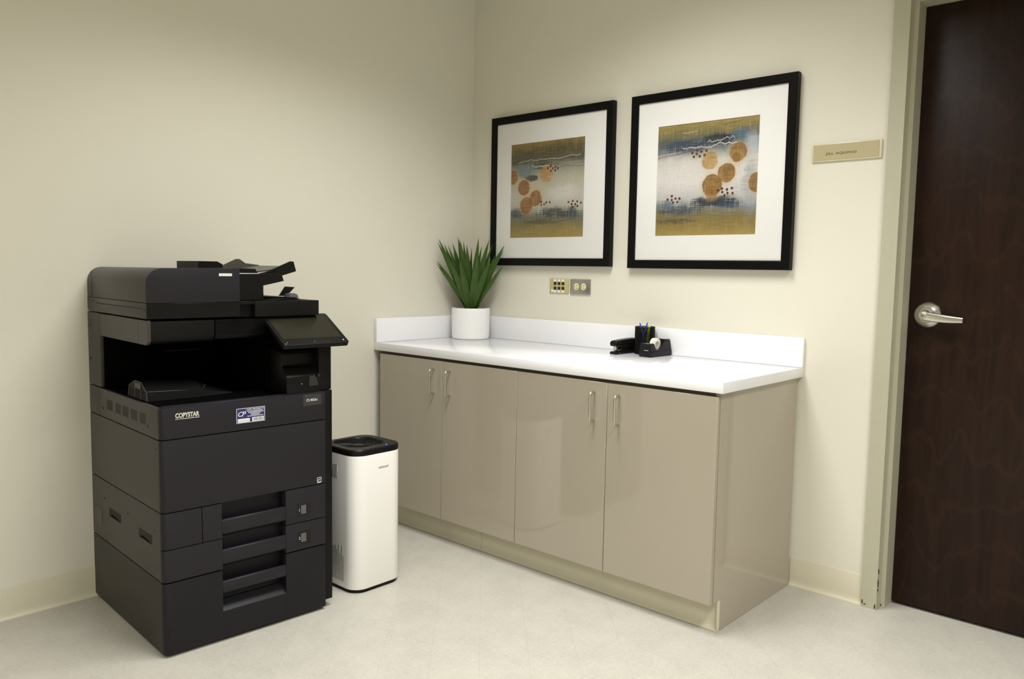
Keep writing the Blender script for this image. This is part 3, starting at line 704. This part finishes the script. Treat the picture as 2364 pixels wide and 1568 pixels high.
# drawer 2
b = MB(); fpan(b, .2405, .3410, 0, RX0); fpan(b, .2405, .3350, RX1, WF); recess_wall(b, .2405, .3360)
d2 = b.build('paper_drawer', M_CHARC, cp); handle_bar(.3040, .2560, d2); indicator(.283, d2, '2')
# lower drawer
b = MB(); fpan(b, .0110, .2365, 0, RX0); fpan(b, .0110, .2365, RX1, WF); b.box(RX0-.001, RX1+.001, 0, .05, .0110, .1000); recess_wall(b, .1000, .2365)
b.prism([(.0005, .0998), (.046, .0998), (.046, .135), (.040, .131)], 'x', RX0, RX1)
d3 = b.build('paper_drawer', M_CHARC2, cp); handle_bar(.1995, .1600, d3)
# printing on the front cover
TZ = lambda x, z: TM(x, -.0003, z, (1, 0, 0), (0, 0, 1))
b = MB(); b.text('COPYSTAR', .0200, TZ(.045, .7505), width=.074, ext=.0004, bold=.0007); b.box(.060, .119, -.0007, .0002, .7455, .7472)
for k in range(3): b.box(.045+k*.005, .0485+k*.005, -.0007, .0002, .7455, .7472)
b.build('logo', M_LOGO, fc, smooth=0)
b = MB(); b.box(.478, .548, -.0005, .001, .741, .778, .0003, 1); b.build('model_plate', mat('plate_charcoal', (.030, .029, .032), .3), fc)
b = MB(); b.text('CS 4053ci', .0120, TM(.490, -.0008, .7560, (1, 0, 0), (0, 0, 1)), width=.042); b.build('model_lettering', M_WINK, fc, smooth=0)
stk = MB(); stk.box(.238, .338, -.0007, .0002, .7085, .7585)
stk.mi = 1
for (a0, a1, c0, c1) in ((.239, .337, .7562, .7575), (.239, .337, .7095, .7108), (.239, .2403, .7095, .7575), (.3357, .337, .7095, .7575)): stk.box(a0, a1, -.0011, -.0006, c0, c1)
stk.box(.2435, .2840, -.0011, -.0006, .7120, .7235); stk.box(.2925, .3325, -.0011, -.0006, .7120, .7250)
TS = lambda x, z: TM(x, -.0010, z, (1, 0, 0), (0, 0, 1))
stk.text('CP', .022, TS(.2445, .7315), width=.027, shear=.3, spacing=.8); stk.text('COPY PRODUCTS', .0075, TS(.272, .7490), width=.062, shear=.15)
stk.text('Your office partner', .0045, TS(.279, .7440), width=.050) if False else None
for k, (x0, x1) in enumerate(((.276, .330), (.279, .334), (.286, .322), (.288, .318), (.276, .332))):
    z = .7450-k*.0040; xx = x0
    while xx < x1:
        l = random.uniform(.0015, .0045); stk.box(xx, min(xx+l, x1), -.0010, -.0006, z, z+.0019); xx += l+.0008
stk.mi = 2
x = .2965
while x < .3285:
    wv = random.choice((.0006, .0010, .0016)); stk.box(x, x+wv, -.0014, -.0010, .7138, .7235); x += wv+random.choice((.0007, .0012))
stk.mi = 3
for k in range(7): stk.box(.2465+k*.0052, .2490+k*.0052, -.0014, -.0010, .7150, .7195)
stk.build('asset_sticker', [M_NAVY, M_WINK, M_GREYINK, mat('grey_print', (.4, .4, .4), .5)], fc, smooth=0, label='blue and white service sticker')
e = MB(); 
for (a0, a1, c0, c1) in ((.530, .547, .4815, .4835), (.530, .547, .4640, .4680), (.530, .532, .4640, .4835), (.545, .547, .4640, .4835)): e.box(a0, a1, -.0007, .0003, c0, c1)
e.prism([(.533, .4700), (.537, .4740), (.5395, .4725), (.5430, .4785), (.5410, .4785), (.5385, .4750), (.536, .4765), (.533, .4725)], 'y', -.0007, .0003)
eo = [o for o in bpy.data.objects if o.name.startswith('front_door')][0]
e.build('energy_mark', M_LOGO, eo, smooth=0)

# ---- upper body: rear column, output bay, scanner bridge
MB().box(.0, .012, .5345, .690, .7865, 1.0445, .002, 2).build('rear_column', M_CHARS, cp)
for (y, z) in ((.640, .998), (.640, .880)): v = MB(); v.lathe([(0, -.0008), (.0045, -.0008), (.0045, .002), (0, .002)], (0, y, z), 'x', 14); v.build('screw', M_DARKGAP, cp)
b = MB(); b.box(.0125, .585, .5345, .680, .7865, 1.040); b.box(.405, .585, .12, .54, .787, .97)
b.box(.400, .585, .13, .60, .96, 1.04); b.build('bay_wall', M_BLK2, cp)
b = MB(); b.box(.0005, .0110, .168, .5335, .9670, 1.0435, .001, 1); b.build('bridge_side', M_CHARS, cp)
b = MB(); b.prism([(.090, 1.0435), (.090, .980), (.096, .971), (.104, .9670), (.166, .9670), (.166, 1.0435)], 'x', .0, .0110, .001, 1); b.build('bridge_cap', M_CHARS, cp)
b = MB(); profb = [(.093, 1.040), (.093, .990), (.100, .976), (.118, .969), (.5335, .969), (.5335, 1.040)]
b.prism(profb, 'x', .0115, .2120, .0012, 2); b.build('bridge_fascia', M_BLK, cp)
b = MB(); b.prism(profb, 'x', .2150, .400, .0012, 2); b.build('bridge_fascia', mat('gloss_black', (.002, .002, .0025), .25, spec=.12), cp)
# exit tray with the raised vented hump
b = MB(); b.box(.011, .56, .03, .534, .7815, .7845); b.build('exit_tray', M_BLK2, cp)
bm = bmesh.new()
hp = [(.135, .786), (.140, .815), (.185, .842), (.240, .842), (.292, .822), (.300, .786)]
rows = [[bm.verts.new((x, .16+(y-.16)*(1 if i == 0 else 1.0)+sh, (z-.786)*k+.786)) for (y, z) in hp] for i, (x, k, sh) in enumerate(((.012, 1, 0), (.015, 1, 0), (.19, .80, .0), (.235, .45, .01), (.30, .06, .02)))]
for i in range(4):
    for k in range(5): bm.faces.new((rows[i][k], rows[i][k+1], rows[i+1][k+1], rows[i+1][k]))
bm.faces.new(rows[0]); bm.faces.new(rows[-1][::-1])
for rw in rows: pass
b = MB(); b._merge(bm); hump = b.build('tray_hump', mat('matt_black_tray', (.0045, .0045, .0045), .5, spec=.12), cp, smooth=20)
v = MB()
for (y0, y1, z0, z1) in ((.143, .182, .792, .818), (.190, .236, .792, .815), (.244, .290, .792, .812)):
    for c in range(3):
        for rr in range(5):
            yy = y0+(y1-y0)*c/3; z = z0+(z1-z0)*rr/5; v.box(.0105, .0125, yy+.001, yy+(y1-y0)/3-.001, z+.001, z+(z1-z0)/5-.0012)
v.build('vent_slots', mat('vent_dark', (.002, .002, .002), .9), hump, smooth=0)
v = MB(); 
for (p0, p1) in (((.140, .815), (.185, .842)), ((.185, .842), (.240, .842)), ((.240, .842), (.292, .822)), ((.292, .822), (.300, .786)), ((.135, .787), (.140, .815)), ((.187, .787), (.188, .84)), ((.240, .787), (.240, .842))):
    v.tube([(.0112, *p0), (.0112, *p1)], .0016, 6)
v.box(.010, .0125, .190, .236, .820, .838)
v.build('vent_frame', M_CHARS, hump)
b = MB(); b.tube([(.014, .141, .8165), (.19, .143, .809)], .0009, 5); b.tube([(.19, .143, .809), (.215, .175, .8200)], .0009, 5); b.build('tray_edge', mat('edge_grey', (.05, .05, .05), .4), hump)
b = MB(); b.tube([(.20, .50, .905), (.33, .50, .905)], .003, 6); b.build('exit_roller', mat('roller_grey', (.02, .02, .02), .4), cp)
# control housing under the screen
b = MB(); hx0, hx1 = .4200, .5480
b.prism([(.005, .7868), (.005, .8430), (.012, .850), (.042, .8720), (.046, .8780), (.046, .9230), (.060, .9300), (.13, .9300), (.13, .7868)], 'x', hx0, hx1, .0015, 2)
b.build('control_housing', M_BLK, cp)
b = MB(); b.prism([(.018, .7875), (.018, .950), (.150, 1.026), (.150, 1.040), (.655, 1.040), (.655, .7875)], 'x', .5485, .5980, .0015, 2); b.build('upright', M_BLK, cp)
b = MB(); b.prism([(.505, .8420), (.545, .8480), (.5450, .838), (.532, .838), (.5400, .808), (.503, .808)], 'y', .0040, .0055)
b.mi = 1; b.box(.528, .536, .0030, .0055, .838, .848)
b.build('usb_cover', [mat('port_grey', (.018, .018, .018), .3), M_BLK2], cp)
b = MB(); b.lathe([(0, .0036), (.0015, .0036), (.0015, .0052), (0, .0052)], (.475, 0, .818), 'y', 10); b.build('status_light', M_LOGO, cp)
b = MB(); b.box(hx0+.004, hx1-.01, .0445, .0465, .9180, .9300); b.box(hx0+.006, hx1-.012, .03, .047, .8760, .8800); b.build('housing_slot', M_BLK2, cp)
# tilted touch panel: in its own frame, x right, y up the slope
sx0, sx1 = .389, .640; T0 = Vector((0, -.037, .957)); T1 = Vector((0, .124, 1.050)); ln = (T1-T0).length; yd_ = (T1-T0).normalized()
SM = TM(sx0, T0.y, T0.z, (1, 0, 0), yd_)
Wd = sx1-sx0
b = MB(); b.prism(rrect(0, Wd, 0, ln, (.004, .010, .010, .004), 4), 'z', -.0165, 0, .002, 2, M=SM)
tp = b.build('touch_panel', M_BLK, cp, label='tilted black touch panel')
b = MB(); b.box(.014, Wd-.016, .036, ln-.010, -.0005, .0006, M=SM); b.build('screen', M_SCREEN, tp)
for (x, y, r) in ((.010, .008, .0014), (.018, .016, .0012), (.119, .013, .0013)):
    b = MB(); b.lathe([(0, 0), (r, 0), (r, .0006), (0, .0006)], (x, y, 0), n=10, M=SM); b.build('key_mark', M_SILV, tp)
for k in range(2):
    b = MB(); b.box(.150+k*.018, .156+k*.018, .0127, .0137, 0, .0005, M=SM); b.build('key_mark', M_LGREY, tp)
b = MB(); b.lathe([(0, 0), (.0024, 0), (.0020, .0008), (0, .001)], (Wd-.018, .016, 0), n=12, M=SM); b.build('power_light', M_LED, tp)
b = MB(); b.prism([(.03, .960), (.10, 1.015), (.135, 1.015), (.135, .932), (.06, .932)], 'x', .43, .59, .001, 1); b.build('panel_mount', M_BLK2, cp)
# platen / scanner lid to the right of the feeder
b = MB(); b.box(.352, .594, .092, .655, 1.0460, 1.0985, .0015, 2); b.box(.296, .352, .094, .655, 1.0880, 1.0985, .001, 1); b.box(.296, .36, .115, .650, 1.0460, 1.089)
b.build('platen_cover', M_BLK, cp)
b = MB(); b.prism([(.36, 1.0990), (.58, 1.0990), (.565, 1.1050), (.42, 1.112), (.36, 1.112)], 'y', .20, .62, .0008, 1); b.build('eject_surface', M_BLK, cp)
b = MB(); b.prism([(.400, 1.0990), (.470, 1.103), (.560, 1.0990)], 'y', .11, .19); b.build('eject_ramp', M_BLK2, cp)
b = MB(); b.prism([(.575, 1.1050), (.606, 1.1050), (.640, 1.138), (.600, 1.1405)], 'y', .345, .352, .0006, 1); b.build('paper_stop', M_BLK, cp)
b = MB(); b.prism([(.590, 1.100), (.597, 1.112), (.612, 1.1165), (.625, 1.112), (.632, 1.100)], 'y', .30, .345, .001, 2)
b.build('paper_stop', mat('stop_grey', (.10, .10, .11), .35), cp, label='grey paper stop')
# document feeder: rounded top-left edge along the depth
Rr = .050
arcs = [(Rr-Rr*math.cos(R(a)), 1.205-Rr+Rr*math.sin(R(a))) for a in range(0, 91, 9)]
b = MB(); b.prism([(0.002, 1.0975)]+[(x+.002, z-.001) for x, z in arcs]+[(.2965, 1.2035), (.2965, 1.0975)], 'y', .108, .672, .002, 2)
ad = b.build('feeder_cover', M_CHARS, cp, label='rounded document feeder cover', smooth=35)
b = MB(); b.prism([(0.0, 1.0970)]+arcs+[(.299, 1.208), (.299, 1.0970)], 'y', .090, .1055, .002, 2); b.build('feeder_front', M_CHARC, cp, smooth=35)
b = MB(); b.prism([(.0, 1.0480), (.0, 1.0965), (.299, 1.0965), (.299, 1.0480)], 'y', .0905, .105, .001, 1); b.build('feeder_skirt', M_BLK, cp)
b = MB(); b.prism([(.106, 1.0480), (.106, 1.0965), (.672, 1.0965), (.672, 1.062), (.655, 1.0480)], 'x', .001, .296, .0015, 2)
sk = b.build('feeder_base', M_CHARS, cp)
b = MB(); b.box(-.0004, .003, .135, .565, 1.0775, 1.0800); b.box(-.0004, .003, .110, .118, 1.0740, 1.0770); b.box(-.0004, .003, .600, .606, 1.0830, 1.0870); b.build('slot', M_DARKGAP, sk)
b = MB(); b.box(-.0002, .001, .612, .6125, 1.10, 1.19); 
b.build('seam', M_BLK, ad)
q = MB(); q.box(.228, .2720, .0892, .0905, 1.1815, 1.1905, .0003, 1); q.build('badge', M_SILV, [o for o in bpy.data.objects if o.name.startswith('feeder_front')][0])
# dark lid hump behind the feeder top
b = MB(); b.prism([(.262, 1.2035), (.262, 1.2300), (.330, 1.2300), (.350, 1.2200), (.350, 1.2035)], 'y', .33, .52, .001, 1); b.build('feeder_hood', M_BLK, cp)
# right of the feeder: feed block, lower (fixed) tray and raised tray with guides
b = MB(); b.prism([(.2975, 1.100), (.2975, 1.180), (.340, 1.180), (.395, 1.150), (.395, 1.100)], 'y', .115, .65, .001, 1); b.build('feed_block', M_BLK, cp)
wt_ = .12
b = MB(); b.prism([(.298, 1.1885), (.462, 1.1905), (.468, 1.184), (.474, 1.1660), (.398, 1.1500), (.298, 1.135)], 'y', wt_, .150, .001, 1)
b.prism([(.298, 1.176), (.470, 1.178), (.474, 1.1660), (.398, 1.150), (.298, 1.14)], 'y', .150, .64, .001, 1)
b.build('lower_tray', M_BLK, cp)
b = MB(); b.prism([(.300, 1.192), (.300, 1.2085), (.372, 1.2065), (.380, 1.1920)], 'y', .125, .155, .001, 1); b.build('tray_guide', M_BLK, cp)
traym = mat('tray_warm_grey', (.060, .056, .042), .45)
b = MB(); b.prism([(.300, 1.1960), (.300, 1.2000), (.390, 1.1990), (.535, 1.2180), (.536, 1.2140), (.39, 1.193)], 'y', .155, .60, .0005, 1); b.build('raised_tray', traym, cp, label='warm grey raised feeder tray')
b = MB(); b.prism([(.395, 1.190), (.425, 1.197), (.500, 1.228), (.515, 1.2345), (.528, 1.2345), (.538, 1.200), (.470, 1.180)], 'y', .150, .157, .0008, 1); b.build('tray_guide', M_BLK, cp)
b = MB(); b.prism([(.355, 1.199), (.445, 1.2410), (.458, 1.2410), (.480, 1.226), (.535, 1.220), (.535, 1.208), (.4, 1.195)], 'y', .425, .432, .0006, 1); b.build('tray_guide', traym, cp)
